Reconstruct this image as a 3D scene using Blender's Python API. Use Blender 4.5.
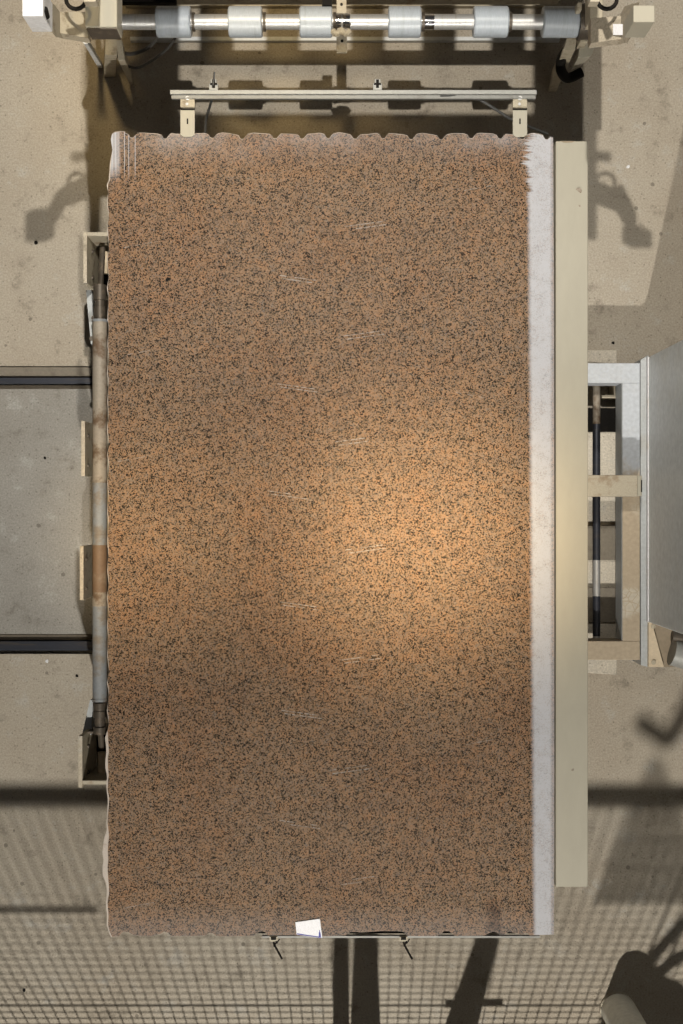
import bpy, bmesh, math, random
from mathutils import Vector, Matrix
random.seed(7)
for o in list(bpy.data.objects): bpy.data.objects.remove(o)
SC = bpy.context.scene
COL = SC.collection
# ------------------------------------------------------------------ camera
F = 1256.0; CZ = 5.9; CX = 341.5; CY = 512.0
cam = bpy.data.cameras.new('camera'); cam.sensor_fit = 'VERTICAL'; cam.sensor_height = 24.0
cam.lens = F / 1024.0 * 24.0; cam.clip_end = 60
co = bpy.data.objects.new('camera', cam); COL.objects.link(co); co.location = (0, 0, CZ); SC.camera = co
SC.view_settings.view_transform = 'Standard'; SC.view_settings.look = 'None'
SC.view_settings.gamma = 1.0; SC.view_settings.exposure = 0.0
SC.view_settings.use_curve_mapping = False
# ------------------------------------------------------------------ light
w = bpy.data.worlds.new('hall_ambient'); SC.world = w; w.use_nodes = True
w.node_tree.nodes['Background'].inputs[0].default_value = (1.0, 0.96, 0.9, 1)
w.node_tree.nodes['Background'].inputs[1].default_value = 0.036
L1 = Vector((0.0, 2.04, 6.0)); L5 = Vector((0.1, -5.2, 6.0)); L3 = Vector((1.5, -1.3, 10.0))
def point(name, loc, watts, size, color, spot=None, target=None, blend=1.0):
    l = bpy.data.lights.new(name, 'SPOT' if spot else 'POINT'); l.energy = watts; l.shadow_soft_size = size; l.color = color
    o = bpy.data.objects.new(name, l); COL.objects.link(o); o.location = loc
    if spot:
        l.spot_size = math.radians(spot); l.spot_blend = blend
        d = Vector(target) - Vector(loc); o.rotation_euler = d.to_track_quat('-Z', 'Y').to_euler()
    return o
point('north_floodlight', L1, 1000, 0.03, (1.0, 0.94, 0.83), 86, (0, 3.6, 0), 0.6)
point('high_floodlight', L3, 60, 0.08, (1.0, 0.94, 0.86))
point('south_floodlight', L5, 1850, 0.06, (1.0, 0.95, 0.85), 112, (0, -2.0, 0), 0.5)
point('warm_fill_centre', (0.1, -0.3, 8.5), 3800, 0.4, (1.0, 0.77, 0.46), 8.5, (0.13, -0.12, 0.9))  # three added warm fill lamps make the bright pools on the slab
point('warm_fill_right', (0.7, -0.3, 8.5), 4000, 0.4, (1.0, 0.77, 0.46), 8.0, (0.47, -0.10, 0.9))
point('warm_fill_left', (-0.9, -0.3, 8.5), 4800, 0.4, (1.0, 0.76, 0.44), 5.5, (-0.84, -0.12, 0.9))
point('warm_floor_spotlight', (-0.35, 2.5, 7.5), 900, 0.3, (1.0, 0.74, 0.36), 17, (-0.62, 2.1, 0))
# ------------------------------------------------------------------ projection helpers
def X(px, z): return (px - CX) / F * (CZ - z)
def Y(py, z): return -(py - CY) / F * (CZ - z)
def P(px, py, z): return Vector((X(px, z), Y(py, z), z))
def onplane(px, py, L, yp):            # point of a fence plane (y = yp) whose shadow from lamp L falls on floor point px,py
    S = P(px, py, 0); t = (yp - L.y) / (S.y - L.y); return L + (S - L) * t
def onheight(px, py, L, z):
    S = P(px, py, 0); t = (L.z - z) / L.z; return L + (S - L) * t
# ------------------------------------------------------------------ node materials
class NT:
    def __init__(s, name, rough=0.6, metal=0.0, spec=0.5):
        s.m = bpy.data.materials.new(name); s.m.use_nodes = True; s.t = s.m.node_tree
        s.b = s.t.nodes['Principled BSDF']; s.b.inputs['Roughness'].default_value = rough
        s.b.inputs['Metallic'].default_value = metal; s.b.inputs['Specular IOR Level'].default_value = spec
        s.co = s.n('ShaderNodeTexCoord').outputs['Object']
    def n(s, t, **k):
        x = s.t.nodes.new(t)
        for a, b in k.items(): setattr(x, a, b)
        return x
    def l(s, a, b): s.t.links.new(a, b)
    def put(s, v, inp):
        if hasattr(v, 'is_linked') or hasattr(v, 'links'): s.l(v, inp)
        else: inp.default_value = v
    def noise(s, scale, detail=3, rough=0.5, vec=None, out='Fac'):
        x = s.n('ShaderNodeTexNoise'); x.inputs['Scale'].default_value = scale; x.inputs['Detail'].default_value = detail
        x.inputs['Roughness'].default_value = rough; s.l(vec or s.co, x.inputs['Vector']); return x.outputs[out]
    def voro(s, scale, vec=None, out='Color', rnd=1.0):
        x = s.n('ShaderNodeTexVoronoi'); x.inputs['Scale'].default_value = scale; x.inputs['Randomness'].default_value = rnd
        s.l(vec or s.co, x.inputs['Vector']); return x.outputs[out]
    def vor1(s, scale, vec=None):
        c = s.voro(scale, vec); x = s.n('ShaderNodeSeparateColor'); s.l(c, x.inputs[0]); return x.outputs[0], x.outputs[1]
    def ramp(s, f, stops, interp='LINEAR'):
        x = s.n('ShaderNodeValToRGB'); r = x.color_ramp; r.interpolation = interp
        while len(r.elements) < len(stops): r.elements.new(0.5)
        for e, (p, c) in zip(r.elements, stops):
            e.position = p; e.color = (*c, 1) if len(c) == 3 else c
        s.l(f, x.inputs[0]); return x.outputs[0]
    def mix(s, f, a, b, mode='MIX'):
        x = s.n('ShaderNodeMix', data_type='RGBA', blend_type=mode)
        s.put(f, x.inputs[0])
        for v, i in ((a, 6), (b, 7)):
            if isinstance(v, tuple): x.inputs[i].default_value = (*v, 1)
            else: s.l(v, x.inputs[i])
        return x.outputs[2]
    def math(s, op, a, b=0.0, clamp=False):
        x = s.n('ShaderNodeMath', operation=op, use_clamp=clamp); s.put(a, x.inputs[0]); s.put(b, x.inputs[1]); return x.outputs[0]
    def maprange(s, v, a, b, c=0.0, d=1.0, smooth=True):
        x = s.n('ShaderNodeMapRange', interpolation_type='SMOOTHSTEP' if smooth else 'LINEAR')
        s.l(v, x.inputs[0]); x.inputs[1].default_value = a; x.inputs[2].default_value = b
        x.inputs[3].default_value = c; x.inputs[4].default_value = d; return x.outputs[0]
    def xyz(s):
        x = s.n('ShaderNodeSeparateXYZ'); s.l(s.co, x.inputs[0]); return x.outputs
    def scaled(s, v):
        x = s.n('ShaderNodeMapping'); x.inputs['Scale'].default_value = v; s.l(s.co, x.inputs[0]); return x.outputs[0]
    def color(s, c): s.put((*c, 1) if isinstance(c, tuple) else c, s.b.inputs['Base Color']); return s
    def bump(s, h, strength=0.3, dist=0.005):
        x = s.n('ShaderNodeBump'); x.inputs['Strength'].default_value = strength; x.inputs['Distance'].default_value = dist
        s.l(h, x.inputs['Height']); s.l(x.outputs[0], s.b.inputs['Normal']); return s
def painted(name, base, stain, amount=0.5, scale=6, rough=0.5, metal=0.0, speck=None, lo=0.5, hi=0.72, stretch=(1, 1, 1), grain=0.35):
    t = NT(name, rough, metal); v = t.scaled(stretch)
    n1 = t.noise(scale, 6, 0.65, v); f = t.math('MULTIPLY', t.maprange(n1, lo, hi), amount)
    c = t.mix(f, base, stain)
    n2 = t.noise(scale * 9, 4, 0.6, v)
    c = t.mix(grain, c, t.ramp(n2, [(0.25, (0.6, 0.6, 0.6)), (0.7, (1.25, 1.25, 1.25))]), 'MULTIPLY')
    if speck:
        a, b = t.vor1(scale * 14); c = t.mix(t.math('MULTIPLY', t.math('GREATER_THAN', a, 0.965), 0.8), c, speck)
    t.color(c); t.bump(n2, 0.15, 0.002); return t.m
def concrete(name, tint, warm, dark=(0.10, 0.085, 0.065)):
    t = NT(name, 0.85, 0.0, 0.25)
    big = t.noise(1.1, 6, 0.6); mid = t.noise(7, 6, 0.7); fine = t.noise(120, 3, 0.7)
    c = t.mix(t.maprange(big, 0.35, 0.65), tint, warm)
    c = t.mix(t.math('MULTIPLY', t.maprange(mid, 0.54, 0.72), 0.42), c, (0.5, 0.5, 0.48))
    c = t.mix(t.math('MULTIPLY', t.maprange(mid, 0.46, 0.28), 0.50), c, dark)
    c = t.mix(0.55, c, t.ramp(fine, [(0.3, (0.55, 0.55, 0.55)), (0.7, (1.3, 1.3, 1.3))]), 'MULTIPLY')
    a, b = t.vor1(26); d = t.voro(26, out='Distance')
    pit = t.math('MULTIPLY', t.math('GREATER_THAN', a, 0.985), t.math('LESS_THAN', d, 0.26))
    c = t.mix(t.math('MULTIPLY', pit, 0.5), c, (0.06, 0.05, 0.04))
    a2, b2 = t.vor1(90); d2 = t.voro(90, out='Distance')
    pit2 = t.math('MULTIPLY', t.math('GREATER_THAN', a2, 0.93), t.math('LESS_THAN', d2, 0.35))
    c = t.mix(t.math('MULTIPLY', pit2, 0.4), c, (0.08, 0.07, 0.05))
    t.color(c); t.bump(t.mix(0.5, fine, mid), 0.4, 0.006); return t.m
def granite():
    t = NT('polished_granite', 0.55, 0.0, 0.12)
    w1 = t.noise(60, 2, 0.5, out='Color')
    vm = t.n('ShaderNodeVectorMath', operation='MULTIPLY_ADD'); t.l(w1, vm.inputs[0]); vm.inputs[1].default_value = (0.006, 0.006, 0.006); t.l(t.co, vm.inputs[2])
    a, b = t.vor1(250, vm.outputs[0]); a2, b2 = t.vor1(400, vm.outputs[0])
    clus = t.noise(38, 3, 0.6)
    sel = t.math('ADD', a, t.math('MULTIPLY', t.math('SUBTRACT', clus, 0.5), 0.75))
    c = t.ramp(sel, [(0.0, (0.012, 0.009, 0.006)), (0.12, (0.032, 0.024, 0.015)), (0.21, (0.10, 0.074, 0.047)), (0.34, (0.20, 0.136, 0.086)),
                     (0.55, (0.262, 0.166, 0.102)), (0.78, (0.25, 0.178, 0.126)), (0.92, (0.18, 0.148, 0.122))], 'CONSTANT')
    c = t.mix(0.5, c, t.ramp(a2, [(0.0, (0.45, 0.42, 0.4)), (0.3, (0.95, 0.92, 0.9)), (0.8, (1.25, 1.2, 1.15))]), 'MULTIPLY')
    big = t.noise(2.2, 4, 0.6); md = t.noise(22, 3, 0.6)
    c = t.mix(t.math('MULTIPLY', t.maprange(big, 0.4, 0.7), 0.25), c, (0.9, 0.62, 0.42), 'MULTIPLY')
    c = t.mix(0.6, c, t.ramp(md, [(0.32, (0.70, 0.70, 0.74)), (0.5, (0.95, 0.92, 0.9)), (0.68, (1.15, 0.98, 0.82))]), 'MULTIPLY')
    # brown rusty streak near the lower right corner
    x, y, z = t.xyz()
    # thin stone dust: right hand strip, top left corner, faint along the top edge
    rag = t.noise(9, 5, 0.7, t.scaled((0.5, 6, 1)))
    top = t.maprange(y, Y(215, .92), Y(145, .92))
    amp = t.math('ADD', 0.012, t.math('MULTIPLY', top, 0.20))
    edge = t.math('ADD', t.math('ADD', x, t.math('MULTIPLY', t.math('SUBTRACT', y, 1.45), 0.0075)), t.math('MULTIPLY', t.math('SUBTRACT', rag, 0.46), amp))
    strip = t.maprange(edge, X(525.5, .92), X(531.5, .92))
    inner = t.maprange(x, X(549.5, .92), X(552.5, .92), 1.0, 0.55)
    strip = t.math('MULTIPLY', strip, inner)
    gr = t.noise(230, 3, 0.75); gb = t.noise(20, 4, 0.6)
    strip = t.math('MULTIPLY', strip, t.maprange(t.math('ADD', gr, t.math('MULTIPLY', gb, 0.5)), 0.48, 0.80, 0.50, 0.98))
    sx = t.noise(1.0, 2, 0.5, t.scaled((160, 1.2, 1)))
    cxm = t.maprange(x, X(122, .92), X(116, .92)); cym = t.maprange(y, Y(185, .92), Y(160, .92))
    corner = t.math('MULTIPLY', t.math('MULTIPLY', cxm, cym), t.maprange(sx, 0.30, 0.50, 0.35, 0.95))
    # four saw lines beside it
    saw = None
    for px in (124.5, 128.7, 135.2):
        d = t.math('ABSOLUTE', t.math('SUBTRACT', x, X(px, .92)))
        k = t.maprange(d, 0.0022, 0.0008); saw = k if saw is None else t.math('MAXIMUM', saw, k)
    saw = t.math('MULTIPLY', t.math('MULTIPLY', saw, cym), 0.75)
    haze = t.math('MULTIPLY', t.maprange(y, Y(172, .92), Y(136, .92)), t.maprange(t.noise(4, 5, 0.7), 0.4, 0.7, 0.08, 0.42))
    dl = t.math('MULTIPLY', t.maprange(y, Y(900, .92), Y(936, .92)), 0.12)
    mask = t.math('MAXIMUM', t.math('MAXIMUM', strip, corner), t.math('MAXIMUM', saw, t.math('MAXIMUM', haze, dl)), True)
    stx = t.math('ABSOLUTE', t.math('SUBTRACT', x, X(494, .92)))
    st = t.math('MULTIPLY', t.math('MULTIPLY', t.maprange(stx, 0.045, 0.01), t.maprange(y, Y(892, .92), Y(915, .92))), t.maprange(gb, 0.3, 0.6, 0.25, 0.75))
    c = t.mix(st, c, (0.30, 0.19, 0.12), 'MULTIPLY')
    c = t.mix(mask, c, (0.46, 0.465, 0.50))
    t.color(c)
    t.l(t.maprange(mask, 0, 1, 0.55, 0.9, False), t.b.inputs['Roughness'])
    return t.m
M = {}
M['granite'] = granite()
M['floor'] = concrete('dusty_concrete', (0.43, 0.385, 0.32), (0.38, 0.33, 0.265))
M['plinth'] = concrete('light_concrete', (0.50, 0.44, 0.35), (0.46, 0.40, 0.31))
M['panel'] = concrete('grey_concrete', (0.33, 0.315, 0.29), (0.28, 0.265, 0.24))
M['ledge'] = painted('dirty_ledge', (0.20, 0.175, 0.14), (0.10, 0.08, 0.06), 0.7, 9, 0.9)
M['pale_block'] = concrete('pale_concrete', (0.62, 0.57, 0.49), (0.55, 0.50, 0.42))
M['rusty'] = painted('rusty_pipe', (0.16, 0.10, 0.06), (0.30, 0.26, 0.20), 0.6, 9, 0.6)
M['broken'] = painted('chipped_stone', (0.50, 0.44, 0.39), (0.30, 0.22, 0.17), 0.7, 40, 0.8)
M['chalk'] = painted('stone_dust', (0.33, 0.30, 0.275), (0.17, 0.13, 0.10), 0.9, 60, 0.9, lo=0.42, hi=0.6)
M['cream'] = painted('cream_paint', (0.365, 0.340, 0.275), (0.33, 0.29, 0.22), 0.3, 3, 0.45, lo=0.5, hi=0.8, stretch=(1, .35, 1), grain=0.10)
M['cream_dirty'] = painted('worn_cream_paint', (0.40, 0.355, 0.275), (0.22, 0.145, 0.08), 0.75, 16, 0.6)
M['cream_rust'] = painted('stained_cream_paint', (0.42, 0.37, 0.28), (0.14, 0.10, 0.06), 0.85, 24, 0.6)
M['white'] = painted('white_paint', (0.72, 0.72, 0.74), (0.5, 0.42, 0.3), 0.5, 9, 0.5)
M['peel'] = None
M['grey'] = painted('grey_paint', (0.68, 0.70, 0.71), (0.64, 0.62, 0.56), 0.35, 4, 0.42)
M['grey_light'] = painted('pale_grey_paint', (0.42, 0.44, 0.45), (0.4, 0.34, 0.26), 0.3, 8, 0.4)
M['pipe'] = painted('dusty_pipe', (0.30, 0.26, 0.21), (0.13, 0.08, 0.045), 0.95, 10, 0.6, 0.1, lo=0.46, hi=0.62)
M['pipe_blue'] = painted('bluish_pipe', (0.22, 0.235, 0.25), (0.19, 0.15, 0.11), 0.8, 10, 0.6, 0.1, lo=0.44, hi=0.62)
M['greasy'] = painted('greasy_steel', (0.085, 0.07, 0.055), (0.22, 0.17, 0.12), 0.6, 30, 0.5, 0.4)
M['steel'] = painted('bare_steel', (0.5, 0.5, 0.5), (0.3, 0.26, 0.2), 0.5, 20, 0.42, 0.55, stretch=(6, 1, 1))
M['dark_steel'] = painted('dark_steel', (0.04, 0.044, 0.058), (0.10, 0.08, 0.06), 0.6, 12, 0.45, 0.5, stretch=(.4, 3, 1))
M['alu'] = painted('aluminium_rail', (0.31, 0.31, 0.295), (0.22, 0.22, 0.21), 0.4, 8, 0.5, 0.2)
M['alu_side'] = painted('grey_rail_side', (0.20, 0.20, 0.19), (0.12, 0.11, 0.1), 0.5, 10, 0.5, 0.3)
M['roller'] = painted('milky_plastic', (0.40, 0.44, 0.49), (0.27, 0.30, 0.32), 0.5, 10, 0.35, stretch=(5, .5, .5))
M['roller'].node_tree.nodes['Principled BSDF'].inputs['Subsurface Weight'].default_value = 0.0
M['black'] = painted('black_rubber', (0.010, 0.009, 0.008), (0.025, 0.02, 0.017), 0.6, 20, 0.6)
M['cable'] = painted('dark_cable', (0.05, 0.05, 0.05), (0.1, 0.09, 0.07), 0.5, 20, 0.5)
M['mortar'] = painted('dirty_trench', (0.13, 0.11, 0.085), (0.04, 0.03, 0.02), 0.8, 14, 0.9)
M['paper'] = painted('white_paper', (0.92, 0.92, 0.97), (0.7, 0.72, 0.95), 0.4, 30, 0.7, lo=0.6, hi=0.8)
M['ink'] = painted('blue_ink', (0.08, 0.08, 0.35), (0.2, 0.2, 0.5), 0.5, 60, 0.7)
M['post'] = painted('pale_post', (0.80, 0.80, 0.74), (0.6, 0.55, 0.45), 0.4, 5, 0.5)
M['brown'] = painted('brown_paint', (0.27, 0.215, 0.15), (0.2, 0.15, 0.1), 0.4, 6, 0.6)
M['tan'] = painted('tan_paint', (0.56, 0.46, 0.33), (0.42, 0.33, 0.22), 0.4, 8, 0.6)
M['chrome'] = painted('chrome_collar', (0.8, 0.8, 0.85), (0.6, 0.6, 0.6), 0.3, 20, 0.12, 1.0)
M['black'].node_tree.nodes['Principled BSDF'].inputs['Specular IOR Level'].default_value = 0.08
def peel():
    t = NT('peeling_white_paint', 0.55)
    x, y, z = t.xyz(); n = t.noise(6, 5, 0.65); cr = t.n('ShaderNodeTexVoronoi', feature='DISTANCE_TO_EDGE'); cr.inputs['Scale'].default_value = 34; t.l(t.co, cr.inputs[0])
    up = t.math('ADD', y, t.math('MULTIPLY', t.math('SUBTRACT', n, 0.5), 0.35))
    f = t.maprange(up, 0.14, 0.22)
    c = t.mix(f, (0.40, 0.325, 0.235), (0.50, 0.53, 0.58))
    patch = t.math('MULTIPLY', t.maprange(t.noise(3.1, 3, 0.5), 0.5, 0.56), t.maprange(cr.outputs[0], 0.02, 0.07))
    c = t.mix(t.math('MULTIPLY', patch, t.maprange(y, 0.1, -0.1, 0.1, 0.7)), c, (0.52, 0.48, 0.40))
    c = t.mix(0.3, c, t.ramp(t.noise(60, 3), [(0.3, (0.6, 0.6, 0.6)), (0.7, (1.2, 1.2, 1.2))]), 'MULTIPLY')
    t.color(c); return t.m
M['peel'] = peel()
# ------------------------------------------------------------------ mesh builder
SPLIT = {'journal', 'drive_chain', 'centre_strap', 'strap_hole', 'screw', 'bolt_head', 'spacer', 'tape_print', 'bearing_block', 'printed_mark', 'saw_mark'}
class MB:
    def __init__(s): s.b = bmesh.new()
    def hexa(s, v):                    # v: 4 bottom + 4 top points
        vs = [s.b.verts.new(p) for p in v]
        for f in ((3, 2, 1, 0), (4, 5, 6, 7), (0, 1, 5, 4), (1, 2, 6, 5), (2, 3, 7, 6), (3, 0, 4, 7)): s.b.faces.new([vs[i] for i in f])
        return s
    def box(s, x0, x1, y0, y1, z0, z1):
        return s.hexa([(x0, y0, z0), (x1, y0, z0), (x1, y1, z0), (x0, y1, z0), (x0, y0, z1), (x1, y0, z1), (x1, y1, z1), (x0, y1, z1)])
    def pbox(s, px0, px1, py0, py1, z, h):     # box whose TOP face covers these pixels at height z
        return s.box(X(px0, z), X(px1, z), Y(py1, z), Y(py0, z), z - h, z)
    def prism(s, pts, z0, z1, bevel=0):
        n = len(pts); lo = [s.b.verts.new((p[0], p[1], z0)) for p in pts]; hi = [s.b.verts.new((p[0], p[1], z1)) for p in pts]
        a = sum(pts[i][0] * pts[(i + 1) % n][1] - pts[(i + 1) % n][0] * pts[i][1] for i in range(n))
        if a < 0: lo.reverse(); hi.reverse()
        s.b.faces.new(hi); s.b.faces.new(lo[::-1])
        for i in range(n): s.b.faces.new((lo[i], lo[(i + 1) % n], hi[(i + 1) % n], hi[i]))
        return s
    def tube(s, pts, r, seg=10, cap=True):
        pts = [Vector(p) for p in pts]; n = len(pts); rs = r if isinstance(r, (list, tuple)) else [r] * n
        rings = []; up = None
        for i, p in enumerate(pts):
            d = (pts[min(i + 1, n - 1)] - pts[max(i - 1, 0)]).normalized()
            if up is None: up = d.orthogonal().normalized()
            else:
                up = up - d * up.dot(d); up.normalize()
            v = d.cross(up)
            rings.append([s.b.verts.new(p + (up * math.cos(6.28318 * k / seg) + v * math.sin(6.28318 * k / seg)) * rs[i]) for k in range(seg)])
        for i in range(n - 1):
            for k in range(seg):
                s.b.faces.new((rings[i][k], rings[i][(k + 1) % seg], rings[i + 1][(k + 1) % seg], rings[i + 1][k]))
        if cap: s.b.faces.new(rings[0][::-1]); s.b.faces.new(rings[-1])
        return s
    def bar(s, a, b, w, h):            # rectangular bar between two points
        a = Vector(a); b = Vector(b); d = (b - a).normalized(); u = d.cross(Vector((0, 0, 1)))
        u = Vector((1, 0, 0)) if u.length < 1e-4 else u.normalized(); v = u.cross(d).normalized()
        u *= w / 2; v *= h / 2
        return s.hexa([a - u - v, a + u - v, b + u - v, b - u - v, a - u + v, a + u + v, b + u + v, b - u + v])
    def islands(s):
        seen = set(); out = []
        for v in s.b.verts:
            if v in seen: continue
            st = [v]; seen.add(v); g = []
            while st:
                a = st.pop(); g.append(a)
                for e in a.link_edges:
                    o = e.other_vert(a)
                    if o not in seen: seen.add(o); st.append(o)
            out.append(g)
        return out
    def build(s, name, mat, parent=None, smooth=False, bevel=0.0, **props):
        bmesh.ops.recalc_face_normals(s.b, faces=s.b.faces)
        if name in SPLIT:
            isl = s.islands()
            if len(isl) > 1:
                for g in isl[1:]:
                    n = MB(); vm = {v: n.b.verts.new(v.co) for v in g}
                    for f in {f for v in g for f in v.link_faces}: n.b.faces.new([vm[v] for v in f.verts])
                    n.build(name, mat, parent, smooth, bevel, **props)
                bmesh.ops.delete(s.b, geom=[v for g in isl[1:] for v in g], context='VERTS')
        me = bpy.data.meshes.new(name); s.b.to_mesh(me); s.b.free(); me.materials.append(mat)
        if smooth:
            for p in me.polygons: p.use_smooth = True
            try: me.set_sharp_from_angle(angle=math.radians(38))
            except Exception: pass
        o = bpy.data.objects.new(name, me); COL.objects.link(o)
        if parent:
            o.parent = parent; o.matrix_parent_inverse = Matrix.Translation(-parent.location)
        if bevel:
            m = o.modifiers.new('bevel', 'BEVEL'); m.width = bevel; m.segments = 2; m.limit_method = 'ANGLE'
        for k, v in props.items(): o[k] = v
        return o
def thing(name, label, cat, loc=(0, 0, 0), group=None):
    o = bpy.data.objects.new(name, None); COL.objects.link(o); o.location = loc; o.empty_display_size = 0.1
    o['label'] = label; o['category'] = cat
    if group: o['group'] = group
    return o
def tag(o, label, cat, group=None):
    o['label'] = label; o['category'] = cat
    if group: o['group'] = group
    return o
# ================================================================== SETTING: the concrete floor with two rail trenches
def make_floor():
    xs = [-9, X(95, 0), 9]
    ys = [-9, Y(654, 0), Y(634, 0), Y(389, 0), Y(366, 0), 9]
    m = MB(); b = m.b
    def q(a, c, d, e, mi=0): b.faces.new([b.verts.new(v) for v in (a, c, d, e)]).material_index = mi
    for i in range(2):
        for j in range(5):
            z = -0.05 if (i == 0 and j in (1, 3)) else 0.0
            q((xs[i], ys[j], z), (xs[i + 1], ys[j], z), (xs[i + 1], ys[j + 1], z), (xs[i], ys[j + 1], z), 1 if (i == 0 and j == 2) else 0)
    for j in (1, 3):
        for y in (ys[j], ys[j + 1]): q((xs[0], y, -.05), (xs[1], y, -.05), (xs[1], y, 0), (xs[0], y, 0))
        q((xs[1], ys[j], -.05), (xs[1], ys[j + 1], -.05), (xs[1], ys[j + 1], 0), (xs[1], ys[j], 0))
    m.build('floor', M['floor'], kind='structure').data.materials.append(M['panel'])
make_floor()
for name, py0, py1, mat, z in (('trim_1', 367, 376, 'ledge', -0.008), ('trim_2', 384.5, 388.5, 'mortar', -0.02), ('trim_3', 635, 640, 'mortar', -0.02)):
    m = MB(); m.box(-9, X(94, 0), Y(py1, 0), Y(py0, 0), -0.0499, z); m.build(name, M[mat], kind='structure')
# hall walls far outside the frame (they close the room the light bounces in)
for nm, a in (('wall_left', (-9.2, -9, -9, 9)), ('wall_right', (9, 9.2, -9, 9)), ('wall_back', (-9, 9, 9, 9.2))):
    MB().box(a[0], a[1], a[2], a[3], 0, 4).build(nm, M['plinth'], kind='structure')
# ================================================================== floor rails on the left
for py0, py1, lab in ((377.6, 384, 'dark blue-grey steel rail set in the upper floor trench on the left'),
                      (641, 650.5, 'dark blue-grey steel rail set in the lower floor trench on the left')):
    m = MB(); yc = Y((py0 + py1) / 2, 0); h = abs(Y(py0, 0) - Y(py1, 0)) / 2
    m.box(-3.2, X(93, 0), yc - h, yc + h, -0.012, 0.004)
    m.box(-3.2, X(93, 0), yc - h * .35, yc + h * .35, -0.04, -0.012)
    m.box(-3.2, X(93, 0), yc - h, yc + h, -0.05, -0.04)
    tag(m.build('floor_rail', M['dark_steel'], bevel=0.002), lab, 'rail', 'steel rails in the floor')
# ================================================================== GRANITE SLAB
ZS = 0.92
def outline():
    pts = []
    r = random.Random(3)
    # top edge, left to right, scalloped by the drill holes
    pts += [(112.5, 150), (110.8, 140), (112, 134.5), (115, 132.3), (121, 131.6), (125, 132)]
    notches = [131.8, 165, 212, 242, 275, 302, 328, 355, 383, 411, 441, 471, 500, 522, 546.5]
    x = 125
    for nx in notches:
        y0 = 134.4 + r.uniform(-1.0, 1.2)
        pts += [(nx - 7 + r.uniform(-1, 1), y0 - 0.6), (nx - 3.5, y0 + 0.6), (nx - 1.5, y0 + 4), (nx + 1.2, y0 + 4.4), (nx + 3.6, y0 + 1.6), (nx + 6, y0 - 0.8 + r.uniform(-.5, .5))]
        if nx < 540: pts.append((nx + 11, y0 - 1.2 + r.uniform(-1.2, 1.2)))
    pts = [p for i, p in enumerate(pts) if p[0] < 552.5]
    # right edge is sawn straight
    pts += [(553.2, 137.5), (554.0, 300), (554.4, 600), (554.2, 850), (553.8, 934.5)]
    # bottom edge right to left
    pts += [(530, 935.2), (527, 932.8), (521, 934.6), (514, 932.6), (509, 931.5), (504, 934.6), (500, 934.9), (497, 932.2), (493, 931.4), (489, 933), (484, 935.4), (470, 935.6),
            (455, 935.6), (452, 933), (449, 931), (444, 931), (441, 933.6), (437, 936), (420, 936), (407, 936), (404, 932), (398, 930.8), (380, 931), (360, 932.4),
            (356, 931.4), (350, 932), (346, 935), (330, 936), (322, 936.3), (290, 935), (268, 935.4), (265, 932), (261, 931), (257, 932.6), (254, 935.8), (240, 936.2),
            (222, 936.4), (216, 935.8), (213, 933.4), (209, 933.2), (206, 935.4), (196, 936), (185, 936), (171, 936), (168, 932.8), (164, 931.6), (160, 934), (152, 936),
            (140, 936), (133, 935), (129, 932.4), (124, 931.6), (121, 933), (119, 936.6), (112, 936.8), (109.5, 931)]
    # left edge bottom to top, small waves
    y = 925
    while y > 195:
        ph = (y - 195) / 28.0 % 1.0
        pts.append((108.6 + (0.2 if ph > .5 else -0.7) + r.uniform(-.35, .35), y)); y -= r.uniform(5, 9)
    pts += [(108.2, 192), (108.0, 185), (110, 180), (111, 165)]
    return pts
OUT = outline()
m = MB(); m.prism([(X(a, ZS), Y(b, ZS)) for a, b in OUT], ZS - 0.03, ZS)
slab = m.build('granite_slab', M['granite'])
tag(slab, 'large polished brown granite slab with scalloped edges and white dusty right strip', 'stone slab')
# rough broken lower lip of the slab (juts out beyond the polished face)
r = random.Random(11); lip = []
cx, cy = 330, 534
for a, b in OUT:
    if a > 550: lip.append((a - .1, b)); continue
    d = 0.9 + r.uniform(-0.2, 0.6)
    if a < 112 and b > 735: d = 1.2 + 1.6 * (0.5 + 0.5 * math.sin(b / 19.0)) + r.uniform(-.4, .4) + (2.4 if 835 < b < 880 else 0)
    elif a < 112 and b > 190: d = 0.35 + 0.35 * math.sin(b / 4.5)
    if b < 160: lip.append((a, b - d * .5))
    elif b > 930 and a > 115: lip.append((a, b + d * .1))
    else: lip.append((a - d, b + (d * .5 if b > 925 else 0)))
m = MB(); m.prism([(X(a, ZS - .008), Y(b, ZS - .008)) for a, b in lip], ZS - 0.038, ZS - 0.008)
m.build('broken_edge', M['broken'], slab, label='pale chipped lower edge of the slab')
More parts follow.
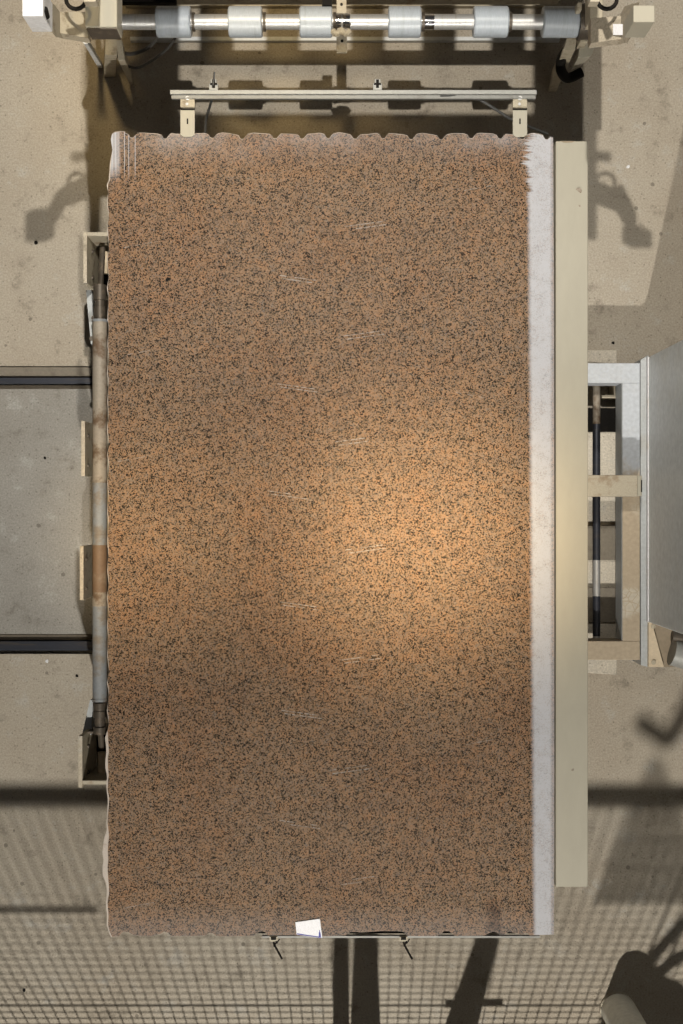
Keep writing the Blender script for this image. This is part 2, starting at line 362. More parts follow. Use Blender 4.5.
# pale saw marks in the polished face
marks = [(366, 225.5, 1), (300, 279.5, -1), (364, 335, 1), (298, 388, -1), (356, 441, 1), (288, 495, -1), (366, 549, 1), (300, 606, -1), (362, 659, 1), (302, 714.5, -1), (350, 769.5, 1), (300, 824.5, -1), (358, 880.5, 1),
         (138, 245, 1), (136, 353, 1), (132, 459, 1), (478, 188, 1), (470, 395, -1), (480, 742, 1), (140, 905, 1)]
for i, (mx, my, s) in enumerate(marks):
    big = i < 13
    for k in ((-1, 1) if big else (0,)):
        L = 19 if big else 14; m = MB(); n = 5
        for j in range(n):
            if r.random() < (0.12 if big else 0.3): continue
            u0 = -1 + 2 * j / n; u1 = u0 + 2 / n * r.uniform(.8, 1.0)
            wd = (0.42 if big else 0.28) * r.uniform(.7, 1.1); sl = -s * 2.6; dx = k * 1.5
            q = [(mx + dx + u0 * L, my + k * 1.6 + u0 * sl - wd), (mx + dx + u1 * L, my + k * 1.6 + u1 * sl - wd), (mx + dx + u1 * L, my + k * 1.6 + u1 * sl + wd), (mx + dx + u0 * L, my + k * 1.6 + u0 * sl + wd)]
            m.prism([(X(a, ZS), Y(b, ZS)) for a, b in q], ZS - 0.0005, ZS + 0.0006)
        m.build('saw_mark', M['chalk'], slab)
# small dark chip
m = MB(); m.tube([P(168, 280, ZS - .001), P(168, 280, ZS + .0008)], 0.010, 9); m.build('dark_chip', M['black'], slab)
# ---- paper label lying on the lower edge
ZP = ZS + 0.004
m = MB(); m.prism([(X(a, ZP), Y(b, ZP)) for a, b in ((295.3, 922.3), (319.8, 918.8), (322.3, 938.2), (296.6, 934.6))], ZS + .0006, ZP)
pl = m.build('paper_label', M['paper']); tag(pl, 'white paper label with small blue mark on the lower slab edge', 'label')
m = MB()
for q in (((319.0, 932), (320.4, 932), (321.2, 937), (318.6, 937)), ((319.4, 930), (320.0, 930), (320.1, 932), (319.2, 932)), ((297, 933.2), (318, 936.5), (322.2, 938), (297, 934.4))):
    m.prism([(X(a, ZP), Y(b, ZP)) for a, b in q], ZP - .0005, ZP + .0006)
m.build('printed_mark', M['ink'], pl)
# ================================================================== table carrying the slab (mostly hidden beneath it)
tb = thing('support_table', 'cream steel table frame hidden under the granite slab', 'table', (0, 0, 0))
for px in (150, 330, 500):
    MB().box(X(px, .85) - .05, X(px, .85) + .05, Y(900, .85), Y(170, .85), 0.78, 0.882).build('beam', M['cream_dirty'], tb, bevel=.004)
for py in (220, 512, 800):
    MB().box(X(122, .85), X(520, .85), Y(py, .7) - .05, Y(py, .7) + .05, 0.68, 0.78).build('cross_member', M['cream_dirty'], tb, bevel=.004)
for px in (200, 450):
    for py in (250, 760):
        MB().box(X(px, .4) - .05, X(px, .4) + .05, Y(py, .4) - .05, Y(py, .4) + .05, 0.0, 0.68).build('leg', M['cream_dirty'], tb, bevel=.004)
# ================================================================== cream side beam at the right of the slab
ZB = 0.90
eb = thing('edge_beam', 'long straight cream square steel beam along right side of the slab', 'beam', (X(572, 0.8), 0, 0))
m = MB(); x0, x1, y0, y1 = X(555.8, ZB), X(588, ZB), Y(887, ZB), Y(141, ZB); h = .11
m.box(x0, x1, y0, y1, ZB - .008, ZB); m.box(x0, x1, y0, y1, ZB - h, ZB - h + .008)
m.box(x0, x0 + .008, y0, y1, ZB - h + .008, ZB - .008); m.box(x1 - .008, x1, y0, y1, ZB - h + .008, ZB - .008)
m.box(x0 + .008, x1 - .008, y0, y0 + .008, ZB - h + .008, ZB - .008)
m.build('square_tube', M['cream'], eb, bevel=.003)
for py in (190, 790):
    MB().box(x0 + .02, x1 - .03, Y(py, .5) - .06, Y(py, .5) + .06, 0, ZB - h).build('post', M['cream_dirty'], eb, bevel=.004)
for py in (186, 254, 700):
    m = MB(); m.tube([P(554.8, py, .86), P(556.3, py, .86)], .011, 6); m.build('bolt_head', M['greasy'], eb)
# dark dent at the top end and pale scuff
m = MB(); m.prism([(X(a, ZB), Y(b, ZB)) for a, b in ((560, 141.0), (575, 141.0), (572, 142.6), (564, 142.8))], ZB - .001, ZB + .0007); m.build('end_notch', M['brown'], eb)
for px, py, rr in ((578.5, 191, .013), (579.5, 206, .004), (572.5, 769.5, .006)):
    m = MB(); m.tube([P(px, py, ZB), P(px, py, ZB + .0006)], rr, 10); m.build('rust_stain', M['pipe'], eb)
# ================================================================== rail with angle brackets at the top edge of the slab
ZR = 0.965
mr = thing('mounting_rail', 'thin aluminium rail on two cream brackets above the slab top edge', 'rail', (0, Y(94, ZR), 0.9))
m = MB(); m.box(X(170, ZR), X(536.8, ZR), Y(94, ZR), Y(89.8, ZR), ZR - .012, ZR); m.build('rail', M['alu'], mr, bevel=.0015)
m = MB(); m.box(X(171, ZR), X(536, ZR), Y(97.6, ZR), Y(94.0, ZR), ZR - .03, ZR - .012); m.build('lower_flange', M['alu_side'], mr)
for px in (187.5, 520):
    zb = ZS + .006
    m = MB(); q = [(px - 7.2, 110), (px + 7.2, 110), (px + 7.2, 134.8), (px + 4, 136.8), (px - 4, 137), (px - 7.2, 134.8)]
    m.prism([(X(a, zb), Y(b, zb)) for a, b in q], zb - .0045, zb); br = m.build('bracket', M['cream'], mr, bevel=.001)
    m = MB(); q = [(px - 7, 94), (px + 7, 94), (px + 7.3, 107), (px - 7.3, 107)]
    m.prism([(X(a, zb + .02), Y(b, zb + .02)) for a, b in q], zb - .004, zb + .02); m.build('hinge_plate', M['cream_rust'], mr, bevel=.0015)
    m = MB(); m.pbox(px - 7, px + 7, 107.6, 109.8, zb + .004, .012); m.build('dark_slot', M['black'], mr)
    m = MB(); m.pbox(px - .7, px + .7, 118.5, 124, zb + .0008, .001); m.build('slot', M['black'], br)
    m = MB(); m.tube([P(px, 98, zb + .02), P(px, 98, zb + .026)], .009, 8); m.tube([P(px - .5, 104, zb + .02), P(px - .5, 104, zb + .028)], .006, 8); m.build('screw', M['steel'], mr, smooth=True)
    # foot under the slab that carries the bracket
    m = MB(); m.box(X(px, .9) - .02, X(px, .9) + .02, Y(150, .9), Y(112, .9), .86, .878); m.build('foot', M['cream_dirty'], mr)
for px in (213.5, 377.5):
    m = MB(); m.pbox(px - 4.5, px + 4.5, 83.5, 90, ZR + .004, .02); m.pbox(px - 3, px + 3, 79, 84, ZR + .008, .012); m.build('clip', M['alu'], mr, bevel=.001)
    m = MB(); m.pbox(px - 1.4, px + 1.4, 79.5, 87, ZR + .014, .01); m.pbox(px - 3.4, px + 3.4, 82.8, 84, ZR + .015, .01); m.build('cable_tie', M['black'], mr)
m = MB(); m.tube([P(214.5, 72, ZR + .03), P(214, 78, ZR + .03), P(213, 85, ZR + .015)], .0035, 6); m.build('tie_tail', M['cable'], mr, smooth=True)
def curve(pts, n=8):
    out = []
    p = [Vector(q) for q in pts]; p = [p[0]] + p + [p[-1]]
    for i in range(1, len(p) - 2):
        for j in range(n):
            t = j / n; a, b, c, d = p[i - 1:i + 3]
            out.append(0.5 * ((2 * b) + (-a + c) * t + (2 * a - 5 * b + 4 * c - d) * t * t + (-a + 3 * b - 3 * c + d) * t ** 3))
    out.append(p[-2]); return out
m = MB(); m.tube(curve([P(213, 95, .93), P(210, 106, .86), P(206, 120, .80), P(205, 138, .77)]), .0055, 8)
tag(m.build('sensor_cable', M['cable'], smooth=True), 'short dark cable hanging from left clip of aluminium rail down beside the slab', 'cable')
m = MB(); m.tube(curve([P(440, 96, .95), P(462, 96.5, .945), P(478, 99, .93), P(495, 109, .91), P(511, 119, .87), P(530, 127, .80), P(548, 134, .76)]), .006, 8)
tag(m.build('sensor_cable', M['cable'], smooth=True), 'black cable bowing behind the right bracket of the aluminium rail', 'cable')
# thin rail under the bottom edge of the slab
ZL = 0.885
lr = thing('lower_rail', 'thin dull metal rail peeping out below the bottom slab edge', 'rail', (X(400, ZL), Y(937, ZL), ZL - .02))
m = MB(); m.box(X(262, ZL), X(540, ZL), Y(938.2, ZL), Y(936.3, ZL), ZL - .02, ZL - .003); m.build('rail', M['alu_side'], lr)
m = MB(); m.box(X(250, ZL), X(532, ZL), Y(936.2, ZL), Y(915, ZL), .845, .852); m.build('dark_gap_plate', M['black'], lr)  # black plate added to paint the shaded gap under the slab edge
for px in (273.5, 403.5):
    m = MB(); m.pbox(px - 4, px + 4, 937, 941.5, ZL + .001, .012); m.build('clip', M['cream_rust'], lr)
    m = MB(); m.pbox(px - 2.6, px + 2.6, 937.5, 940, ZL + .006, .008); m.tube([P(px, 942, ZL), P(px + 1.2, 945.5, ZL + .002), P(px + 8.6, 959, ZL + .004)], .0042, 6)
    m.tube([P(px + 3, 941, ZL), P(px + .5, 946.5, ZL)], .0035, 6); m.tube([P(px + 6, 939, ZL), P(px + 3, 943.5, ZL)], .0025, 5); m.build('cable_tie', M['black'], lr)
# ================================================================== roller bar with lifting carriage (top of the picture)
ZK = 0.85
gc = thing('roller_bar', 'steel shaft with six milky plastic rollers across the top', 'roller bar', (0, Y(22, ZK), 0))
ys = Y(22, ZK)
m = MB(); m.tube([(X(112, ZK), ys, ZK), (X(582, ZK), ys, ZK)], .030, 20); m.build('shaft', M['steel'], gc, smooth=True)
for c, wd in ((174, 17.5), (245.5, 17), (316, 16.5), (404.5, 16.5), (490.5, 17.5), (560, 18)):
    a, b = X(c - wd, ZK), X(c + wd, ZK); R = .060
    m = MB(); m.tube([(a, ys, ZK), (a + .001, ys, ZK), (a + .006, ys, ZK), (b - .006, ys, ZK), (b - .001, ys, ZK), (b, ys, ZK)], [.0, R - .005, R, R, R - .005, .0], 28, cap=False)
    m.build('roller', M['roller'], gc, smooth=True)
    m = MB(); m.tube([(b + .003, ys, ZK), (b + .014, ys, ZK)], .037, 20); m.build('collar', M['greasy'], gc, smooth=True)
m = MB(); m.tube([(X(119, ZK), ys, ZK), (X(121, ZK), ys, ZK)], .052, 22); m.build('end_flange', M['alu'], gc, smooth=True)
for a, b in ((334, 341), (343, 350), (421, 434)):
    m = MB(); m.tube([(X(a, ZK), ys, ZK), (X(b, ZK), ys, ZK)], .0335 if a < 400 else .031, 20); m.build('chrome_sleeve', M['chrome'], gc, smooth=True)
# trough beam below the rollers
m = MB(); zt = .03; m.box(X(130, zt), X(560, zt), Y(40.5, zt), Y(36.5, zt), 0, zt); m.build('front_lip', M['grey'], gc, bevel=.002)
m = MB(); m.box(X(125, .03), X(560, .03), Y(6, .03), Y(3, .03), 0, .03); m.build('rear_lip', M['cream_rust'], gc, bevel=.002)
m = MB(); m.pbox(85, 560, -16, -1, .78, .06); m.build('rear_beam', M['cream_dirty'], gc, bevel=.003)
m = MB(); m.pbox(113, 176, -4, 2.6, .82, .03); m.pbox(322, 332, -3, 5, .90, .04); m.build('drive_chain', M['black'], gc)
# centre strap
m = MB(); m.pbox(336.5, 346.5, -18, 13, .93, .015); m.pbox(336.5, 347, 34, 52.5, .84, .012); st = m.build('centre_strap', M['cream_dirty'], gc, bevel=.002)
m = MB()
for px, py, z in ((341.5, 4.5, .93), (342, 41, .84)): m.tube([P(px, py, z - .001), P(px, py, z + .002)], .006, 8)
m.build('strap_hole', M['black'], st)
m = MB(); m.tube(curve([P(333, 31, .9), P(337, 34, .91), P(341, 30, .9), P(345, 34, .91), P(349, 31, .9)], 5), .012, 8); m.build('chain_link', M['cream_rust'], gc, smooth=True)
# legs at each end going down to the floor
def leg(pts_top, pts_bot, zt, zb, name, mat, par):
    m = MB(); m.hexa([P(a, b, zt) * 0 + Vector((X(a, zb), Y(b, zb), zb)) for a, b in pts_bot] + [Vector((X(a, zt), Y(b, zt), zt)) for a, b in pts_top]); return m.build(name, mat, par, bevel=.002)
leg([(105, 55), (117, 55), (117, 38), (105, 38)], [(104, 77), (115.5, 77), (115.5, 66), (104, 66)], .78, 0, 'leg', M['cream_rust'], gc)
leg([(118, 60), (125, 60), (122, 40), (116, 40)], [(130, 85), (134, 85), (131, 68), (127, 68)], .78, 0, 'leg', M['cream_dirty'], gc)
leg([(84, 44), (88, 44), (88, 38), (80, 38)], [(98, 68), (103, 68), (103, 64), (98, 64)], .78, 0, 'brace', M['grey'], gc)
leg([(563, 50), (575, 50), (577, 38), (567, 38)], [(548, 92), (556, 92), (560, 70), (552, 70)], .78, 0, 'leg', M['cream_rust'], gc)
leg([(578, 58), (591, 56), (596, 44), (580, 42)], [(571, 70), (581, 66), (586, 60), (574, 60)], .78, .45, 'gusset', M['cream'], gc)
m = MB(); m.tube(curve([P(572, 44, .72), P(562, 58, .6), P(561, 70, .55), P(568, 78, .5), P(582, 72, .5)]), .022, 10); m.build('hose', M['black'], gc, smooth=True)
m = MB(); m.tube(curve([P(175, 38, .7), P(166, 50, .6), P(148, 63, .5), P(135, 68, .45), P(122, 62, .5), P(116, 50, .6)]), .006, 8); m.build('wire', M['cable'], gc, smooth=True)
m = MB(); m.tube(curve([P(118, 50, .7), P(130, 54, .6), P(148, 48, .55), P(160, 34, .65)]), .008, 8); m.build('wire', M['cable'], gc, smooth=True)
m = MB(); m.tube([(X(578, ZK), ys, ZK), (X(590, ZK), ys, ZK)], .07, 16); m.build('gearbox', M['greasy'], gc, smooth=True)
m = MB(); m.pbox(580, 588, 28, 42, .84, .08); m.pbox(577, 582, 2, 10, .95, .1); m.build('motor_bracket', M['cream_rust'], gc, bevel=.004)
# ---- lifting carriage with two rising outrigger arms; its cross beam hangs beyond the frame
lc = thing('lifting_carriage', 'cream lifting carriage with raised arms at both top corners', 'machine', (0, 2.6, 0))
def armz(px): return 1.60 + .10 * (88 - px) / 28 if px >= 60 else 1.70 + .26 * (60 - px) / 18
def arm(side):
    mx = lambda px: px if side < 0 else 683 - px
    zi, zo = 1.60, 1.96
    # end box (square tube with open mouth)
    m = MB(); a, b = sorted((X(mx(85), 1.66), X(mx(117), 1.66))); m.box(a, b, Y(27, 1.66), 2.6, 1.555, 1.66)
    if side < 0:
        m.build('box_beam', M['cream'], lc, bevel=.004); m = MB(); m.box(a + .004, b - .004, Y(27, 1.66) - .004, Y(27, 1.66), 1.559, 1.652); m.build('shaded_end_plate', M['greasy'], lc)  # dark plate added so the lamp-lit south face looks shaded
    else:
        m.b.free(); m = MB(); a, b = X(590, 1.2), X(603, 1.2); m.box(a, b, Y(20, 1.2), 2.6, 1.1, 1.2); m.build('box_beam', M['cream_rust'], lc, bevel=.004)
    # sloping arm
    parts = [('arm_plate', [(88, 12), (88, 38), (60, 33), (60, 12)]), ('arm_tip', [(60, 12), (60, 33), (52, 31), (42, 16), (42, 0), (54, 4)])]
    if side > 0: parts = [('arm_plate', [(92, 18), (92, 43), (62, 39), (62, 16)]), ('arm_tip', [(62, 16), (62, 39), (52, 37), (44, 18), (44, 2), (58, 6)])]
    for nm, p in parts:
        m = MB(); top = [Vector((X(mx(a), armz(a)), Y(b, armz(a)), armz(a))) for a, b in p]
        bot = [v - Vector((0, 0, .05)) for v in top]
        vb = [m.b.verts.new(v) for v in bot]; vt = [m.b.verts.new(v) for v in top]
        n = len(p); m.b.faces.new(vt); m.b.faces.new(vb[::-1])
        for i in range(n): m.b.faces.new((vb[i], vb[(i + 1) % n], vt[(i + 1) % n], vt[i]))
        bmesh.ops.triangulate(m.b, faces=m.b.faces[:])
        m.build(nm, M['plinth'] if side > 0 else M['cream_rust'], lc)
    m = MB(); a, b = sorted((X(mx(22 if side < 0 else 28), 2.03), X(mx(43 if side < 0 else 49.5), 2.03))); m.box(a, b, Y(16 if side < 0 else 22, 2.03), Y(-14 if side < 0 else 5, 2.03), 1.90, 2.03)
    m.build('end_block', M['white'] if side < 0 else M['cream'], lc, bevel=.003)
    m = MB(); m.tube([P(mx(44), 9, 2.01), P(mx(46), 17, 1.98)], .012, 12); m.build('pin', M['black'], lc, smooth=True)
    dc = P(mx(76), -1, 1.76); m = MB(); m.tube([dc + Vector((.033 * math.cos(k * .3927), .033 * math.sin(k * .3927), 0)) for k in range(17)], .007, 8); m.build('lifting_ring', M['black'], lc, smooth=True)
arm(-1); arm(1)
def on_arm(px, dz=.0015): return armz(683 - px) + dz
def arm_patch(x0, x1, y0, y1, dz, name, mat, par):
    m = MB(); c = [(x0, y1), (x1, y1), (x1, y0), (x0, y0)]
    m.hexa([P(a, b, on_arm(a, dz - .002)) for a, b in c] + [P(a, b, on_arm(a, dz)) for a, b in c]); return m.build(name, mat, par)
tape = arm_patch(613, 624, 24, 35, .008, 'reflective_tape', M['paper'], lc)
for a in (616.3, 620.2): arm_patch(a, a + 1.2, 27, 33, .0095, 'tape_print', M['grey'], tape)
# carriage frame (outside the frame, gives the portal-shaped shadow)
zc = 2.1
def hz(px, py): return onheight(px, py, L1, zc)
for nm, q in (('side_plate', ((86, 240), (98, 240), (100, 148), (178, 148), (178, -150), (86, -150))), ('side_plate', ((535, 148), (588, 148), (588, 240), (597, 240), (597, -150), (535, -150))), ('cross_beam', ((178, 148), (535, 148), (535, 114), (178, 114)))):
    m = MB(); m.prism([(hz(a, b).x, hz(a, b).y) for a, b in q], zc - .04, zc); m.build(nm, M['cream_dirty'], lc)
for c in (215, 282, 368, 440, 510):
    m = MB(); m.prism([(hz(a, b).x, hz(a, b).y) for a, b in ((c - 17, 4), (c + 17, 4), (c + 17, 52), (c - 17, 52))], zc - .06, zc - .03); m.build('shadow_block', M['black'], lc)  # unseen blocks added to cast the dark squares between the rollers
for s in (-1, 1):
    m = MB(); m.box(s * .62 - .06, s * .62 + .06, 2.55, 2.72, 0, zc - .04); m.build('column', M['cream_dirty'], lc)
    # shadow-casting details that hang off the carriage arms
    a, b = (86, 72) if s < 0 else (597, 610)
    m = MB(); m.bar(hz(a, 156), hz(b, 157), .03, .03); m.build('stub_pin', M['greasy'], lc)
    q = [(86, 190), (80, 196), (70, 204)] if s < 0 else [(597, 184), (601, 184), (608, 206)]
    m = MB(); m.tube([hz(c, d) for c, d in q], .011, 8); m.build('handle', M['greasy'], lc)
# ================================================================== drive shaft on the left with its bearing brackets
ZQ = 0.80
ds = thing('drive_shaft', 'long dusty grey-brown pipe shaft running beside the left slab edge', 'pipe shaft', (X(100, ZQ), 0, 0.6))
xq = X(99.8, ZQ)
def seg(py0, py1, rad, mat, name='tube'):
    m = MB(); m.tube([(xq, Y(py0, ZQ), ZQ), (xq, Y(py1, ZQ), ZQ)], rad, 20); return m.build(name, mat, ds, smooth=True)
seg(322, 484, .0295, M['pipe']); seg(484, 545, .029, M['pipe_blue']); seg(545, 592, .0295, M['rusty']); seg(592, 606, .0295, M['pipe']); seg(606, 700, .029, M['pipe_blue'])
for py, rr in ((321, .033), (484, .031), (536, .0315), (700, .031)): seg(py - 1.2, py + 1.2, rr, M['pipe_blue'], 'clamp_ring')
for a, b, rr in ((285, 300, .026), (300, 307, .020), (307, 320, .024), (703, 711, .024), (711, 717, .027), (717, 727, .021), (727, 734, .026)): seg(a, b, rr, M['greasy'], 'coupling')
for a, b in ((252, 274), (752, 778)):
    m = MB(); m.tube([(xq + (0 if a < 500 else -.012), Y(a, .7), .7), (xq + (0 if a < 500 else -.012), Y(b, .7), .7)], .016, 12); m.build('pale_spindle', M['tan'], ds, smooth=True)
for py, px in ((338.5, 91.5), (318, 93.5)):
    m = MB(); m.tube([P(px, py, .78), P(px, py, .80)], .010, 8); m.build('bolt_head', M['greasy'], ds, smooth=True)
m = MB(); m.tube([(xq, Y(296, ZQ), ZQ), (xq, Y(245, ZQ), ZQ - .06)], .012, 8); m.tube([(xq, Y(725, ZQ), ZQ), (xq - .01, Y(752, ZQ), ZQ - .09)], .012, 8); m.build('journal', M['greasy'], ds, smooth=True)
def bracket(x0, x1, y0, y1, lip, lab, top_first):
    zt = .86; d = .30
    t = thing('bearing_bracket', lab, 'bracket', (X((x0 + 110) / 2, zt), Y((y0 + y1) / 2, zt), zt - d), 'bearing brackets of the shaft')
    m = MB(); m.box(X(x0, zt), X(x1, zt), Y(y1, zt), Y(y0, zt), zt - d, zt); m.build('cheek_plate', M['cream_rust'], t, bevel=.002)
    m = MB(); m.box(X(x0, zt), X(x1, zt), Y(y1, zt), Y(y0, zt), zt, zt + .003); m.build('worn_rim', M['plinth'], t)
    ly = (y0, y0 + 4) if top_first else (y1 - 7, y1 - 3)
    m = MB(); m.box(X(x1, zt), X(112, zt), Y(ly[1], zt), Y(ly[0], zt), zt - d, zt); m.build('end_plate', M['cream_dirty'], t, bevel=.002)
    ly = (y1 - 1.5, y1) if top_first else (y0, y0 + 2)
    m = MB(); m.box(X(x1, zt), X(112, zt), Y(ly[1], zt), Y(ly[0], zt), zt - d, zt - .10); m.build('end_plate', M['greasy'], t)
    m = MB(); m.box(X(x1, zt), X(112, zt) + .04, Y(y1, zt), Y(y0, zt), zt - d - .005, zt - d); m.build('base_plate', M['black'], t)
    m = MB()
    for k in (0.28, 0.8): m.tube([(X(x1, zt), Y(y0 + (y1 - y0) * k, zt), zt - .1), (X(x1, zt) + .008, Y(y0 + (y1 - y0) * k, zt), zt - .1)], .008, 8)
    m.build('bolt_head', M['greasy'], t)
    m = MB(); cxx = X(100, .3); m.box(cxx - .0, cxx + .10, Y((y0 + y1) / 2, zt) - .05, Y((y0 + y1) / 2, zt) + .05, 0, zt - d - .005); m.build('pedestal', M['cream_rust'], t)
    q = ((86, 290), (92, 290), (93.5, 345), (91, 345)) if top_first else ((82, 735), (91, 735), (93, 700), (90, 700))
    m = MB(); m.prism([(X(a, .70), Y(b, .70)) for a, b in q], .5, .70); m.build('side_web', M['grey_light'], t)
bracket(83.5, 87, 232, 283, 4, 'upper open cream bearing bracket at the end of the pipe shaft', True)
bracket(78.6, 82.4, 736, 787.5, 4, 'lower open cream bearing bracket at the end of the pipe shaft', False)
for y0, y1, x0, lab in ((421, 476, 81.5, 'upper narrow white-edged mounting plate behind the pipe shaft'), (546, 600, 80, 'lower narrow white-edged mounting plate behind the pipe shaft')):
    zt = .86; t = thing('mounting_plate', lab, 'plate', (X(88, .7), Y((y0 + y1) / 2, zt), .6), 'narrow plates beside the shaft')
    m = MB(); m.box(X(x0, zt), X(x0 + 3.6, zt), Y(y1, zt), Y(y0, zt), .62, zt); m.build('plate', M['cream_rust'], t, bevel=.001)
    m = MB(); m.box(X(x0, zt), X(x0 + 3.6, zt), Y(y1, zt), Y(y0, zt), zt, zt + .003); m.build('worn_rim', M['plinth'], t)
    m = MB(); m.box(X(x0 + 3.6, .68), X(112, .68), Y(y1 - 2, .68), Y(y0 + 2, .68), .62, .68); m.box(X(112, .68), X(112, .68) + .05, Y(y1 - 2, .68), Y(y0 + 2, .68), 0, .68); m.build('foot', M['greasy'] if y0 > 500 else M['cream_rust'], t)
    m = MB()
    for k in (0.25, 0.8): m.tube([(X(x0 + 3.6, zt), Y(y0 + (y1 - y0) * k, zt), zt - .05), (X(x0 + 3.6, zt) + .006, Y(y0 + (y1 - y0) * k, zt), zt - .05)], .007, 8)
    m.build('bolt_head', M['greasy'], t)
# ================================================================== base frame on the right
ZF = 0.30
bf = thing('base_frame', 'white peeling rectangular steel frame between cream beam and grey cabinet', 'frame', (X(605, ZF), Y(510, ZF), 0))
def fb(a, b, c, d): return (X(a, ZF), X(b, ZF), Y(d, ZF), Y(c, ZF), ZF - .13, ZF)
hb = []
for q in (fb(540, 640, 363, 383), fb(622.5, 640, 383, 641), fb(540, 640, 641, 660)):
    m = MB(); m.box(*q); hb.append(m.build('frame_member', M['peel'], bf, bevel=.003))
m = MB(); m.box(X(622, ZF), X(622.4, ZF), Y(641, ZF), Y(383, ZF), ZF - .13, ZF - .004); m.build('inner_web', M['grey_light'], bf)
for px, py in ((546, 372), (546, 650), (612, 372), (612, 650)):
    m = MB(); m.box(X(px, .2) - .03, X(px, .2) + .03, Y(py, .2) - .03, Y(py, .2) + .03, 0, ZF - .13); m.build('foot', M['cream_dirty'], bf)
m = MB(); m.box(X(550, .48), X(637.5, .48), Y(496.5, .48), Y(475, .48), .37, .48); cb = m.build('cross_bar', M['cream_dirty'], bf, bevel=.003)
m = MB(); m.box(X(637.5, .47), X(642, .47), Y(496, .47), Y(475.5, .47), .38, .47); m.build('end_cap', M['cream'], bf, bevel=.002)
m = MB(); m.box(X(641.2, .475), X(642.2, .475), Y(492, .475), Y(480, .475), .46, .475); m.build('slot', M['black'], cb)
m = MB(); m.box(X(626, .37), X(636, .37), Y(492, .37), Y(480, .37), .30, .37); m.build('spacer', M['cream_dirty'], bf)
for a, b, mat in ((384, 424, 'pipe'), (424, 478, 'dark_steel'), (478, 560, 'dark_steel'), (560, 596, 'steel'), (596, 636, 'dark_steel'), (636, 641, 'steel')):
    m = MB(); m.tube([P(596.5, a, .13), P(596.5, b, .13)], .0175, 14); m.build('shaft', M[mat], bf, smooth=True)
m = MB(); m.box(X(602, .12), X(617, .12), Y(398, .12), Y(395, .12), .0, .12); m.box(X(614, .12), X(617, .12), Y(395, .12), Y(384, .12), .0, .12); m.build('bearing_block', M['cream_dirty'], bf)
m = MB(); m.pbox(582, 617.5, 408, 432, .05, .05); m.build('shadow_plate', M['black'], bf)  # black plate stands in for the rail shadow across the frame opening
m = MB(); m.pbox(586, 617.5, 432, 640, .05, .05); m.build('floor_plate', M['pale_block'], bf)
for a, b in ((526, 560), (588, 622)):
    m = MB(); m.pbox(584, 618, a, b, .075, .02); m.build('cross_plate', M['ledge'], bf)
# pale plinth bits showing at both ends of the frame
for nm, a, b, c, d in (('plinth_block', 560, 617, 350, 364), ('plinth_block', 560, 617, 655, 675)):
    m = MB(); m.prism([(X(x, .06), Y(y, .06)) for x, y in ((a, c), (b, c), (b, d), (a, d - 4))], 0, .06)
    tag(m.build(nm, M['pale_block'], bevel=.004), 'pale concrete block under the %s end of the white frame' % ('upper' if c < 500 else 'lower'), 'block', 'concrete blocks under the frame')
# ================================================================== grey cabinet at the right edge
cc = thing('control_cabinet', 'tall grey steel cabinet cut off by the right picture edge', 'cabinet', (1.7, .1, 0))
xc = X(648, ZF); yt = Y(357, ZF); yb = Y(622, ZF)
m = MB(); m.box(xc, xc + .7, yb, yt, ZF, 2.3); body = m.build('body', M['grey'], cc, bevel=.004)
m = MB(); m.box(xc + .02, xc + .68, yb + .02, yt - .02, 0, ZF - .002); m.build('plinth', M['brown'], cc)
m = MB(); m.prism([(X(a, ZF - .02), Y(b, ZF - .02)) for a, b in ((640.6, 360), (648.5, 355), (648.5, 667), (641, 665), (640.6, 500))], ZF - .2, ZF - .02); m.build('side_flange', M['grey_light'], cc)
m = MB(); m.box(xc - .004, xc + .0, yb, yt, ZF - .02, ZF + .012); m.build('seam', M['white'], cc)
m = MB(); m.box(xc - .004, xc + .001, Y(365, 1.0), Y(372, 1.0), .95, 1.05); m.build('door_latch', M['greasy'], body)
for o in (m,): pass
zt = ZF
m = MB(); m.prism([(X(a, zt), Y(b, zt)) for a, b in ((648.5, 622), (652, 622), (664, 667), (648.5, 667))], zt - .02, zt); m.build('base_gusset', M['tan'], cc, bevel=.001)
m = MB(); m.prism([(X(a, zt - .02), Y(b, zt - .02)) for a, b in ((652, 620), (760, 620), (760, 667), (660, 667))], zt - .04, zt - .021); m.build('base_tray', M['brown'], cc)
m = MB(); m.tube([P(672, 652, zt + .035), P(730, 668, zt + .035)], .06, 20); m.build('motor', M['alu'], cc, smooth=True)
m = MB(); m.tube([P(672, 636, zt + .045), P(720, 642, zt + .045)], .025, 14); m.build('motor_cap', M['greasy'], cc, smooth=True)
for px, py in ((653.5, 626.5), (653.5, 662.5)):
    m = MB(); m.tube([P(px, py, zt), P(px, py, zt + .006)], .0105, 12); m.build('bolt_head', M['cream_rust'], cc, smooth=True)
# ================================================================== mesh fence south of the frame; lamp beyond it throws its shadow
YF = -2.6
mf = thing('mesh_fence', 'wire mesh safety fence whose shadow grid covers the lower floor', 'fence', (0, YF, 0))
H2 = onplane(50, 790, L5, YF).z
m = MB(); zz0 = .03; k = 0
while zz0 < H2:
    m.box(-3.2, 3.2, YF - .0015, YF + .0015, zz0, zz0 + .0042 + .001 * zz0); zz0 += .055
xx = -3.2
while xx < 3.2:
    m.box(xx, xx + .0045, YF - .005, YF - .002, .02, H2); xx += .046
m.build('wire_mesh', M['grey_light'], mf, kind='stuff')
m = MB(); m.box(-3.2, 3.2, YF - .02, YF + .02, H2 - .05, H2); m.build('top_rail', M['grey_light'], mf)
zr = onplane(50, 908, L5, YF).z; m = MB(); m.box(-3.2, X(110, 0) * .8, YF - .004, YF + .004, zr - .016, zr); m.build('mid_rail', M['grey_light'], mf)
